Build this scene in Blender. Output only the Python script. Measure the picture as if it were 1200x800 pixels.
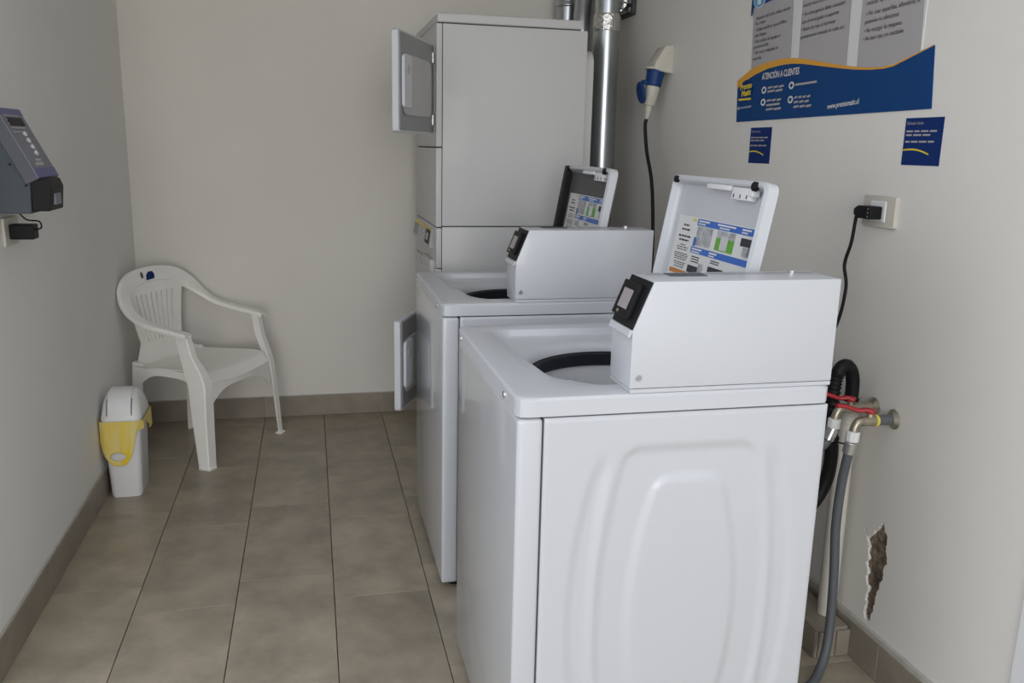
import bpy, bmesh, math, random
from mathutils import Vector, Matrix, noise
random.seed(7)
for o in list(bpy.data.objects): bpy.data.objects.remove(o)
S = bpy.context.scene
COL = S.collection
PI = math.pi

# ------------------------------------------------------------------ camera
F_PX, YAW, PITCH, ROLL, CAM_H = 1004.15, 0.2323, 0.2232, -0.0229, 1.4047
fw = Vector((math.sin(YAW)*math.cos(PITCH), math.cos(YAW)*math.cos(PITCH), -math.sin(PITCH)))
rt = Vector((math.cos(YAW), -math.sin(YAW), 0)); dn = fw.cross(rt)
r2 = rt*math.cos(ROLL) + dn*math.sin(ROLL); d2 = -rt*math.sin(ROLL) + dn*math.cos(ROLL)
cd = bpy.data.cameras.new('camera'); cam = bpy.data.objects.new('camera', cd); COL.objects.link(cam)
M = Matrix((( r2.x, -d2.x, -fw.x, 0), (r2.y, -d2.y, -fw.y, 0), (r2.z, -d2.z, -fw.z, CAM_H), (0, 0, 0, 1)))
cam.matrix_world = M
cd.sensor_width = 36; cd.lens = F_PX/1200*36; cd.clip_start = 0.05
S.camera = cam

# ------------------------------------------------------------------ sky, daylight, exposure
W = bpy.data.worlds.new('sky'); S.world = W; W.use_nodes = True
bg = W.node_tree.nodes['Background']; bg.inputs[0].default_value = (0.86, 0.91, 1.0, 1); bg.inputs[1].default_value = 1.58
ld = bpy.data.lights.new('entrance_daylight', 'AREA'); ld.shape = 'RECTANGLE'; ld.size = 2.2; ld.size_y = 2.4
ld.energy = 128; ld.color = (1.0, 0.968, 0.915)
lo = bpy.data.objects.new('entrance_daylight', ld); COL.objects.link(lo)
lo.location = (-0.45, -5.6, 1.6); lo.rotation_euler = (math.radians(88), 0, 0)
S.view_settings.view_transform = 'Standard'; S.view_settings.look = 'None'
S.view_settings.gamma = 1.0; S.view_settings.use_curve_mapping = False
S.view_settings.exposure = -0.05

# ------------------------------------------------------------------ materials
def mat(name, col, rough=0.5, metal=0.0, var=0.0, scale=8.0, bump=0.0, bscale=60.0, col2=None, coat=0.0, spec=0.5, objvar=0.0, trans=0.0, emit=None, detail=4, stretch=None):
    m = bpy.data.materials.new(name); m.use_nodes = True
    nt = m.node_tree; b = nt.nodes['Principled BSDF']
    b.inputs['Base Color'].default_value = (*col, 1); b.inputs['Roughness'].default_value = rough
    b.inputs['Metallic'].default_value = metal; b.inputs['Coat Weight'].default_value = coat
    b.inputs['Coat Roughness'].default_value = 0.08
    b.inputs['Specular IOR Level'].default_value = spec
    tc = nt.nodes.new('ShaderNodeTexCoord')
    src = tc.outputs['Object']
    if stretch:
        mp = nt.nodes.new('ShaderNodeMapping'); mp.inputs['Scale'].default_value = stretch
        nt.links.new(src, mp.inputs[0]); src = mp.outputs[0]
    oi = None
    if objvar > 0:
        oi = nt.nodes.new('ShaderNodeObjectInfo')
        ad = nt.nodes.new('ShaderNodeVectorMath'); ad.operation = 'MULTIPLY_ADD'
        cmb = nt.nodes.new('ShaderNodeCombineXYZ')
        for i in range(3): nt.links.new(oi.outputs['Random'], cmb.inputs[i])
        nt.links.new(cmb.outputs[0], ad.inputs[0]); ad.inputs[1].default_value = (37, 53, 11); nt.links.new(src, ad.inputs[2]); src = ad.outputs[0]
    if var > 0 or col2:
        n = nt.nodes.new('ShaderNodeTexNoise'); n.inputs['Scale'].default_value = scale; n.inputs['Detail'].default_value = detail
        n.inputs['Roughness'].default_value = 0.6
        nt.links.new(src, n.inputs['Vector'])
        r = nt.nodes.new('ShaderNodeValToRGB')
        c2 = col2 or tuple(c*(1-var) for c in col)
        r.color_ramp.elements[0].position = 0.32; r.color_ramp.elements[1].position = 0.68
        r.color_ramp.elements[0].color = (*c2, 1); r.color_ramp.elements[1].color = (*col, 1)
        nt.links.new(n.outputs['Fac'], r.inputs[0]); out = r.outputs[0]
        if oi:
            mr = nt.nodes.new('ShaderNodeMapRange'); mr.inputs['To Min'].default_value = 1-objvar; mr.inputs['To Max'].default_value = 1+objvar
            nt.links.new(oi.outputs['Random'], mr.inputs['Value'])
            mx = nt.nodes.new('ShaderNodeMix'); mx.data_type = 'RGBA'; mx.blend_type = 'MULTIPLY'; mx.inputs[0].default_value = 1
            nt.links.new(out, mx.inputs[6]); nt.links.new(mr.outputs[0], mx.inputs[7]); out = mx.outputs[2]
        nt.links.new(out, b.inputs['Base Color'])
    if bump > 0:
        n2 = nt.nodes.new('ShaderNodeTexNoise'); n2.inputs['Scale'].default_value = bscale; n2.inputs['Detail'].default_value = 5
        nt.links.new(src, n2.inputs['Vector'])
        bp = nt.nodes.new('ShaderNodeBump'); bp.inputs['Strength'].default_value = bump; bp.inputs['Distance'].default_value = 0.01
        nt.links.new(n2.outputs['Fac'], bp.inputs['Height']); nt.links.new(bp.outputs[0], b.inputs['Normal'])
    if trans > 0:
        b.inputs['Transmission Weight'].default_value = trans
    if emit:
        b.inputs['Emission Color'].default_value = (*emit[0], 1); b.inputs['Emission Strength'].default_value = emit[1]
    return m

M_WALL = mat('wall_paint', (0.775, 0.745, 0.69), 0.75, var=0.035, scale=2.2, bump=0.06, bscale=9)
M_WALL2 = mat('left_wall_paint', (0.84, 0.83, 0.80), 0.75, var=0.035, scale=2.2, bump=0.06, bscale=9)
M_CEIL = mat('ceiling_paint', (0.86, 0.85, 0.83), 0.8, var=0.03, scale=2, bump=0.05, bscale=30)
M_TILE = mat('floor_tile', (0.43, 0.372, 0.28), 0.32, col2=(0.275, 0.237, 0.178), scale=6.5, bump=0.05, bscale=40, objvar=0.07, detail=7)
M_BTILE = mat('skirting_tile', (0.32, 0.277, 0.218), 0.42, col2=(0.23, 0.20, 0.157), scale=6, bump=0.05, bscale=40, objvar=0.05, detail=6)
M_GROUT = mat('grout', (0.10, 0.092, 0.08), 0.9, var=0.3, scale=20, bump=0.2)
M_MORTAR = mat('mortar', (0.50, 0.475, 0.42), 0.9, var=0.15, scale=30, bump=0.3)
M_WHITE = mat('white_enamel', (0.575, 0.588, 0.612), 0.42, var=0.02, scale=1.5, coat=0.25)
M_WHITEF = mat('glossy_front_enamel', (0.575, 0.588, 0.612), 0.35, var=0.02, scale=1.5, coat=1.0)
M_WHITE2 = mat('grey_white_enamel', (0.58, 0.575, 0.565), 0.55, var=0.02, scale=1.5, coat=0.08)
M_WPLAST = mat('white_plastic', (0.80, 0.80, 0.80), 0.35, var=0.03, scale=4)
M_CHAIR = mat('chair_plastic', (0.95, 0.93, 0.88), 0.42, var=0.05, scale=6, bump=0.02, bscale=200)
M_DARK = mat('seam_shadow_metal', (0.06, 0.06, 0.062), 0.7, var=0.2)
M_BLACK = mat('black_plastic', (0.010, 0.010, 0.011), 0.5, var=0.2, scale=20, spec=0.2)
M_BRING = mat('black_ring', (0.014, 0.018, 0.022), 0.5, var=0.2, scale=12, spec=0.3)
M_TUB = mat('tub_steel', (0.72, 0.73, 0.74), 0.35, metal=0.35, var=0.05, scale=10)
M_LIDGREY = mat('lid_grey', (0.11, 0.107, 0.105), 0.55, var=0.08, scale=8, spec=0.3)
M_DGREY = mat('door_grey', (0.20, 0.20, 0.20), 0.28, var=0.05, scale=8)
M_LGREY = mat('door_panel_grey', (0.42, 0.415, 0.41), 0.3, var=0.05, scale=6)
M_CHROME = mat('chrome', (0.78, 0.78, 0.78), 0.18, metal=1, var=0.05)
M_GALV = mat('galvanised_steel', (0.52, 0.55, 0.57), 0.30, metal=1, var=0.12, scale=14, stretch=(1, 1, 0.15))
M_FOIL = mat('foil_tape', (0.80, 0.79, 0.76), 0.22, metal=1, var=0.1, scale=30, bump=1.0, bscale=45)
M_SCREEN = mat('screen_glass', (0.34, 0.31, 0.325), 0.15, var=0.05, scale=30)
M_BLUE = mat('print_blue', (0.008, 0.058, 0.20), 0.6, var=0.12, scale=3, spec=0.15)
M_NAVY = mat('print_navy', (0.007, 0.030, 0.15), 0.6, var=0.1, scale=5, spec=0.15)
M_LBLUE = mat('print_light_blue', (0.05, 0.35, 0.60), 0.4, var=0.05)
M_ORANGE = mat('print_orange', (0.74, 0.36, 0.04), 0.6, var=0.06)
M_YELLOW = mat('print_yellow', (0.80, 0.62, 0.03), 0.45, var=0.05)
M_PGREY = mat('print_grey', (0.42, 0.40, 0.40), 0.6, var=0.03)
M_PWHITE = mat('print_white', (0.72, 0.72, 0.70), 0.5, var=0.03)
M_PTEXT = mat('print_text', (0.05, 0.05, 0.055), 0.6, var=0.05, spec=0.2)
M_PBAR = mat('print_bar_blue', (0.035, 0.14, 0.52), 0.4, var=0.05)
M_GREEN = mat('print_green', (0.13, 0.42, 0.035), 0.4, var=0.12, scale=60)
M_PPIC = mat('print_picture', (0.55, 0.56, 0.57), 0.45, col2=(0.25, 0.26, 0.27), scale=55)
M_PORA = mat('print_rust', (0.60, 0.20, 0.03), 0.45, var=0.3, scale=60)
M_RED = mat('red_lever', (0.42, 0.02, 0.03), 0.35, var=0.1, scale=30)
M_BRASS = mat('aged_brass', (0.50, 0.46, 0.36), 0.38, metal=0.85, var=0.25, scale=40)
M_YRING = mat('yellow_ring', (0.72, 0.62, 0.10), 0.5, var=0.1)
M_GHOSE = mat('grey_rubber', (0.105, 0.115, 0.125), 0.5, var=0.1, scale=20)
M_PVC = mat('cream_pvc', (0.66, 0.63, 0.56), 0.45, var=0.06, scale=8)
M_CREAM = mat('cream_plastic', (0.60, 0.57, 0.49), 0.45, var=0.05, scale=12)
M_BPLUG = mat('blue_plastic', (0.008, 0.045, 0.17), 0.45, var=0.1, scale=20, spec=0.3)
M_DISP = mat('charcoal_metal', (0.075, 0.088, 0.10), 0.6, var=0.1, scale=5, spec=0.25)
M_DISPC = mat('grey_cover', (0.10, 0.105, 0.125), 0.55, var=0.08, scale=5, spec=0.3)
M_DFACE = mat('panel_face', (0.20, 0.205, 0.25), 0.5, var=0.12, scale=20)
M_DPURP = mat('panel_blue', (0.075, 0.085, 0.26), 0.4, var=0.1, scale=10)
M_BUTTON = mat('steel_button', (0.85, 0.85, 0.87), 0.2, metal=0.6, var=0.03)
M_BAG = mat('yellow_bag', (0.86, 0.60, 0.01), 0.40, col2=(0.76, 0.66, 0.30), scale=9, bump=0.25, bscale=35, stretch=(3, 3, 0.6))
M_PLASTER = mat('exposed_plaster', (0.30, 0.23, 0.16), 0.95, col2=(0.075, 0.055, 0.04), scale=28, bump=0.9, bscale=60, detail=8)

# ------------------------------------------------------------------ mesh helpers
def obj(name, bm, m, parent=None, loc=None, smooth=None, flip=True):
    if flip: bmesh.ops.recalc_face_normals(bm, faces=bm.faces[:])
    me = bpy.data.meshes.new(name); bm.to_mesh(me); bm.free()
    if smooth is not None:
        me.polygons.foreach_set('use_smooth', [True]*len(me.polygons)); me.set_sharp_from_angle(angle=math.radians(smooth))
    me.materials.append(m)
    return mobj(name, me, parent, loc)
def mobj(name, me, parent=None, loc=None):
    o = bpy.data.objects.new(name, me); COL.objects.link(o)
    if parent: o.parent = parent
    if loc: o.location = loc
    return o
def thing(name, label, cat, loc=(0, 0, 0), rz=0, group=None):
    o = bpy.data.objects.new(name, None); COL.objects.link(o); o.empty_display_size = 0.1
    o.location = loc; o.rotation_euler = (0, 0, rz); o['label'] = label; o['category'] = cat
    if group: o['group'] = group
    return o
def struct(o, label=None):
    o['kind'] = 'structure'
    if label: o['label'] = label
    return o
def bx(x0, x1, y0, y1, z0, z1, bev=0.0, seg=2, bm=None):
    b = bmesh.new()
    vs = [b.verts.new((x, y, z)) for x in (x0, x1) for y in (y0, y1) for z in (z0, z1)]
    for f in ((0,1,3,2), (4,6,7,5), (0,4,5,1), (2,3,7,6), (0,2,6,4), (1,5,7,3)): b.faces.new([vs[i] for i in f])
    if bev > 0: bmesh.ops.bevel(b, geom=b.edges[:], offset=bev, segments=seg, profile=0.6, affect='EDGES', clamp_overlap=True)
    return merge(bm, b)
def merge(bm, b):
    if bm is None: return b
    me = bpy.data.meshes.new('t'); b.to_mesh(me); b.free(); bm.from_mesh(me); bpy.data.meshes.remove(me); return bm
def prism(pts, lo, hi, axis=1, bev=0.0, seg=2, bm=None):
    """pts: polygon in the two other axes; extruded along axis."""
    b = bmesh.new()
    def P(p, t):
        if axis == 0: return (t, p[0], p[1])
        if axis == 1: return (p[0], t, p[1])
        return (p[0], p[1], t)
    A = [b.verts.new(P(p, lo)) for p in pts]; B = [b.verts.new(P(p, hi)) for p in pts]
    n = len(pts); b.faces.new(A); b.faces.new(B[::-1])
    for i in range(n): b.faces.new((A[i], A[(i+1) % n], B[(i+1) % n], B[i]))
    bmesh.ops.recalc_face_normals(b, faces=b.faces[:])
    if bev > 0: bmesh.ops.bevel(b, geom=b.edges[:], offset=bev, segments=seg, profile=0.6, affect='EDGES', clamp_overlap=True)
    return merge(bm, b)
def loft(rings, cap0=True, cap1=True, bm=None, closed=True):
    b = bmesh.new()
    R = [[b.verts.new(p) for p in r] for r in rings]; n = len(R[0])
    for i in range(len(R)-1):
        for j in range(n if closed else n-1):
            b.faces.new((R[i][j], R[i][(j+1) % n], R[i+1][(j+1) % n], R[i+1][j]))
    if cap0: b.faces.new(R[0][::-1])
    if cap1: b.faces.new(R[-1])
    return merge(bm, b)
def catmull(pts, n):
    P = [Vector(p) for p in pts]; P = [P[0]*2-P[1]] + P + [P[-1]*2-P[-2]]; out = []
    for i in range(1, len(P)-2):
        for k in range(n):
            t = k/n
            out.append(0.5*((2*P[i]) + (P[i+1]-P[i-1])*t + (2*P[i-1]-5*P[i]+4*P[i+1]-P[i+2])*t*t + (3*P[i]-P[i-1]-3*P[i+1]+P[i+2])*t**3))
    out.append(P[-2].copy()); return out
def frames(path):
    T = []
    for i in range(len(path)):
        a = path[max(i-1, 0)]; b = path[min(i+1, len(path)-1)]; T.append((b-a).normalized())
    up = Vector((0, 0, 1)) if abs(T[0].z) < 0.9 else Vector((0, 1, 0))
    N = [(up - T[0]*up.dot(T[0])).normalized()]
    for i in range(1, len(path)):
        n = N[-1] - T[i]*N[-1].dot(T[i]); N.append(n.normalized())
    return T, N
def tube(pts, r, n=6, seg=12, bm=None, rfun=None, smoothpath=True):
    path = catmull(pts, n) if smoothpath else [Vector(p) for p in pts]
    T, N = frames(path); rings = []
    for i, p in enumerate(path):
        B = T[i].cross(N[i]); rr = rfun(i/(len(path)-1), i) if rfun else r
        rings.append([p + (N[i]*math.cos(2*PI*k/seg) + B*math.sin(2*PI*k/seg))*rr for k in range(seg)])
    return loft(rings, bm=bm)
def cyl(a, b, r, seg=24, bm=None, r1=None, bev=0.0):
    a = Vector(a); b = Vector(b); d = (b-a); L = d.length; d.normalize()
    up = Vector((0, 0, 1)) if abs(d.z) < 0.9 else Vector((1, 0, 0))
    n = (up-d*up.dot(d)).normalized(); m = d.cross(n); r1 = r if r1 is None else r1
    prof = [(0, r-bev), (bev, r), (L-bev, r1), (L, r1-bev)] if bev > 0 else [(0, r), (L, r1)]
    rings = [[a + d*t + (n*math.cos(2*PI*k/seg)+m*math.sin(2*PI*k/seg))*rr for k in range(seg)] for t, rr in prof]
    return loft(rings, bm=bm)
def lathe(prof, c, seg=48, bm=None, cap0=False, cap1=False):
    rings = [[(c[0]+r*math.cos(2*PI*k/seg), c[1]+r*math.sin(2*PI*k/seg), z) for k in range(seg)] for r, z in prof]
    return loft(rings, cap0, cap1, bm=bm)
def rrect(x0, x1, y0, y1, r, n=6):
    out = []
    for cx, cy, a0 in ((x1-r, y1-r, 0), (x0+r, y1-r, PI/2), (x0+r, y0+r, PI), (x1-r, y0+r, 1.5*PI)):
        for k in range(n+1):
            a = a0 + PI/2*k/n; out.append((cx+r*math.cos(a), cy+r*math.sin(a)))
    return out
def grid(P, nu, nv, bm=None):
    b = bmesh.new(); V = [[b.verts.new(P(i/nu, j/nv)) for j in range(nv+1)] for i in range(nu+1)]
    for i in range(nu):
        for j in range(nv): b.faces.new((V[i][j], V[i+1][j], V[i+1][j+1], V[i][j+1]))
    return merge(bm, b)
def sheet(P, N, nu, nv, th, bm=None):
    """closed thin sheet: P(u,v) front surface, N(u,v) direction of thickness"""
    b = bmesh.new()
    A = [[b.verts.new(P(i/nu, j/nv)) for j in range(nv+1)] for i in range(nu+1)]
    B = [[b.verts.new(Vector(P(i/nu, j/nv)) + Vector(N(i/nu, j/nv))*th) for j in range(nv+1)] for i in range(nu+1)]
    for i in range(nu):
        for j in range(nv):
            b.faces.new((A[i][j], A[i+1][j], A[i+1][j+1], A[i][j+1])); b.faces.new((B[i][j], B[i][j+1], B[i+1][j+1], B[i+1][j]))
    for i in range(nu):
        for j in (0, nv): b.faces.new((A[i][j], A[i+1][j], B[i+1][j], B[i][j]))
    for j in range(nv):
        for i in (0, nu): b.faces.new((A[i][j], A[i][j+1], B[i][j+1], B[i][j]))
    return merge(bm, b)
def text_bm(s, size, bold=0.0):
    cu = bpy.data.curves.new('t', 'FONT'); cu.body = s; cu.size = size; cu.offset = bold; cu.resolution_u = 2
    o = bpy.data.objects.new('t', cu); COL.objects.link(o)
    me = bpy.data.meshes.new_from_object(o); bpy.data.objects.remove(o)
    bm = bmesh.new(); bm.from_mesh(me); bpy.data.meshes.remove(me)
    return bm
class Plane:
    """print on a plane: origin, right, up, normal"""
    def __init__(s, o, r, u): s.o = Vector(o); s.r = Vector(r).normalized(); s.u = Vector(u).normalized(); s.n = s.r.cross(s.u)
    def P(s, a, b, h=0): return s.o + s.r*a + s.u*b + s.n*h
    def poly(s, pts, name, m, parent, lay=1, loc=None, step=0.0006):
        bm = bmesh.new(); vs = [bm.verts.new(s.P(a, b, lay*step)) for a, b in pts]
        f = bm.faces.new(vs); f.normal_update()
        if f.normal.dot(s.n) < 0: f.normal_flip()
        if len(pts) > 4: bmesh.ops.triangulate(bm, faces=[f])
        return obj(name, bm, m, parent, loc, flip=False)
    def rect(s, a0, a1, b0, b1, *k, **kw): return s.poly([(a0, b0), (a1, b0), (a1, b1), (a0, b1)], *k, **kw)
    def disc(s, a, b, r, *k, rx=None, **kw):
        return s.poly([(a+(rx or r)*math.cos(2*PI*i/24), b+r*math.sin(2*PI*i/24)) for i in range(24)], *k, **kw)
    def text(s, t, a, b, size, m, parent, lay=2, width=None, slope=0.0, bold=0.0, name='lettering', loc=None, step=0.0006):
        bm = text_bm(t, size, bold)
        xs = [v.co.x for v in bm.verts]
        k = width/(max(xs)-min(xs)) if width else 1.0
        for v in bm.verts:
            x = (v.co.x-min(xs))*k; v.co = s.P(a+x, b+v.co.y+x*slope, lay*step)
        for f in bm.faces:
            f.normal_update()
            if f.normal.dot(s.n) < 0: f.normal_flip()
        return obj(name, bm, m, parent, loc, flip=False)

# ================================================================== the room
XL, XR, YB, YF, ZC = -0.837, 1.483, 4.454, -3.2, 2.55
YE = 1.20; YL = 2.15      # unseen ends of ceiling and left wall, cut short to let daylight in
XB = 0.0387
struct(obj('ground', bx(-6, 6, -8, YF, -.1, -.006), M_MORTAR)); 
struct(obj("ground", bx(-6, XL-.1, YF, 8, -.1, -.006), M_MORTAR))
floor = struct(obj('floor', bx(XL-.1, XR+.1, YF-.1, YB+.1, -0.10, -0.006), M_GROUT), 'grey taupe tiled floor')
offs = {-3: 3.9066, -2: 3.7387, -1: 3.8856, 0: 3.7221, 1: 3.2979, 2: 3.80, 3: 3.55, 4: 3.70}
tile_cache = {}
for k in range(-3, 5):
    x0 = max(XB+.3*k, XL); x1 = min(XB+.3*(k+1), XR)
    if x1-x0 < 0.02: continue
    y = offs[k] + 1.2
    while y > YF:
        ya = max(y-.6, YF); yb = min(y, YB); y -= .6
        if yb-ya < 0.02: continue
        g = 0.0012; key = (round(x1-x0, 3), round(yb-ya, 3))
        if key not in tile_cache:
            bm = bx(-(x1-x0)/2+g, (x1-x0)/2-g, -(yb-ya)/2+g, (yb-ya)/2-g, -0.006, 0, 0.0012, 1)
            bmesh.ops.recalc_face_normals(bm, faces=bm.faces[:])
            me = bpy.data.meshes.new('tile'); bm.to_mesh(me); bm.free(); me.materials.append(M_TILE); tile_cache[key] = me
        mobj('tile', tile_cache[key], floor, ((x0+x1)/2, (ya+yb)/2, random.uniform(-.0004, .0004)))


struct(obj('wall_back', bx(XL-.1, XR+.1, YB, YB+.1, 0, ZC), M_WALL), 'off-white painted back wall')
struct(obj('wall_left', bx(XL-.1, XL, YL, YB, 0, ZC), M_WALL2), 'off-white painted left wall')
struct(obj('ceiling', bx(XL-.1, XR+.1, YE, YB+.1, ZC, ZC+.1), M_CEIL))
# right wall with the broken-out patch of plaster
hole = [(1.936, .385), (1.927, .392), (1.917, .372), (1.897, .395), (1.88, .412), (1.868, .436), (1.858, .440), (1.853, .418), (1.838, .405), (1.842, .382), (1.836, .358), (1.828, .335), (1.840, .312),
        (1.836, .290), (1.846, .266), (1.848, .246), (1.858, .224), (1.856, .200), (1.862, .178), (1.868, .158), (1.866, .142), (1.878, .132), (1.892, .136), (1.900, .156), (1.892, .178),
        (1.897, .202), (1.893, .226), (1.906, .250), (1.902, .275), (1.913, .296), (1.905, .320), (1.911, .346), (1.920, .362)]
fine = []
for i in range(len(hole)):
    a = Vector(hole[i]); b_ = Vector(hole[(i+1) % len(hole)])
    for k in range(4): fine.append(tuple(a+(b_-a)*k/4+Vector((random.uniform(-.0028, .0028), random.uniform(-.003, .003)))))
hole = fine
bm = bmesh.new()
outer = [bm.verts.new((XR, y, z)) for y, z in ((YF, 0), (YB, 0), (YB, ZC), (YF, ZC))]  # near stretch, out of view, added to block outside light from the right
inner = [bm.verts.new((XR, y, z)) for y, z in hole]
ed = [bm.edges.new((L[i], L[(i+1) % len(L)])) for L in (outer, inner) for i in range(len(L))]
bmesh.ops.triangle_fill(bm, edges=ed, use_beauty=True)
deep = [bm.verts.new((XR+.02, v.co.y, v.co.z)) for v in inner]
for i in range(len(inner)): bm.faces.new((inner[i], inner[(i+1) % len(inner)], deep[(i+1) % len(inner)], deep[i]))
back = [bm.verts.new((XR+.1, v.co.y, v.co.z)) for v in outer]
for i in range(4): bm.faces.new((outer[i], outer[(i+1) % 4], back[(i+1) % 4], back[i]))
bm.faces.new(back)
wr = struct(obj('wall_right', bm, M_WALL), 'off-white painted right wall with a patch of broken plaster')
def pp(u, v):
    y = 1.815+.135*u; z = .12+.335*v
    return (XR+.009+.007*noise.noise(Vector((y*60, z*60, 3)))+.004*noise.noise(Vector((y*160, z*160, 9))), y, z)
obj('exposed_plaster', grid(pp, 26, 60), M_PLASTER, wr)['label'] = 'crumbling brown plaster patch'
# door casing at the near end of the right wall
tr = struct(obj('trim_1', bx(XR-.006, XR, 1.285, 1.387, 0.0, 2.1, .002), M_WPLAST), 'pale door casing on the right wall')

# skirting tiles
def skirting(name, axis, fixed, sgn, lo, hi, joint, label, th=.011, h=.108, cap=(.007, .004)):
    root = thing(name, label, 'skirting', (0, 0, 0)); del root['category']; root['kind'] = 'structure'
    cuts = sorted([lo, hi] + [joint+.6*k for k in range(-12, 12) if lo+.03 < joint+.6*k < hi-.03])
    for a, b in zip(cuts, cuts[1:]):
        g = .0012; f0, f1 = (fixed, fixed+sgn*th); f0, f1 = min(f0, f1), max(f0, f1)
        if axis == 'y': bm = bx(f0, f1, a+g, b-g, .0005, h, .0015, 1)
        else: bm = bx(a+g, b-g, f0, f1, .0005, h, .0015, 1)
        obj('skirting_tile', bm, M_BTILE, root)
    t2 = th*.8; f0, f1 = sorted((fixed, fixed+sgn*t2))
    if axis == 'y': bm = bx(f0, f1, lo, hi, .001, h-.003); bx(min(fixed, fixed+sgn*cap[0]), max(fixed, fixed+sgn*cap[0]), lo, hi, h-.003, h+cap[1], .001, 1, bm=bm)
    else: bm = bx(lo, hi, f0, f1, .001, h-.003); bx(lo, hi, min(fixed, fixed+sgn*cap[0]), max(fixed, fixed+sgn*cap[0]), h-.003, h+cap[1], .001, 1, bm=bm)
    obj('mortar_bed', bm, M_MORTAR, root)
    return root
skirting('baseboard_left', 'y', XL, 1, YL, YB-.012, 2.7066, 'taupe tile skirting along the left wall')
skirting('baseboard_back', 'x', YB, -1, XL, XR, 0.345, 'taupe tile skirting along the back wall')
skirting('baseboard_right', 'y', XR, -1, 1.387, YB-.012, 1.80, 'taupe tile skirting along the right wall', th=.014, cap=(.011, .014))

# ================================================================== washing machines
def ssmooth(a, b, t):
    t = min(max((t-a)/(b-a), 0), 1); return t*t*(3-2*t)
def side_relief(x, z):
    """pressed panel relief, x along depth from machine front, z height; returns recess depth"""
    xc = .363; zc = .46
    def inside(hw, hh, bow, cx=xc):
        dz = (z-zc)/hh
        w = hw*(1-bow*dz*dz)
        s1 = w-abs(x-cx); s2 = hh-abs(z-zc)
        k = .03
        if s1 < k and s2 < k: return k-math.hypot(k-s1, k-s2)
        return min(s1, s2)
    e = .012
    i1 = ssmooth(-e, e, inside(.248, .385, .26)); i15 = ssmooth(-e, e, inside(.205, .43, .24))
    i2 = ssmooth(-e, e, inside(.187, .365, .26)); i3 = ssmooth(-e, e, inside(.120, .300, .42))
    fade = ssmooth(.375, .30, abs(z-zc))
    return .0055*((i1-i15)*fade if i1 > i15 else 0) + .0060*(i2-i3)
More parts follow.
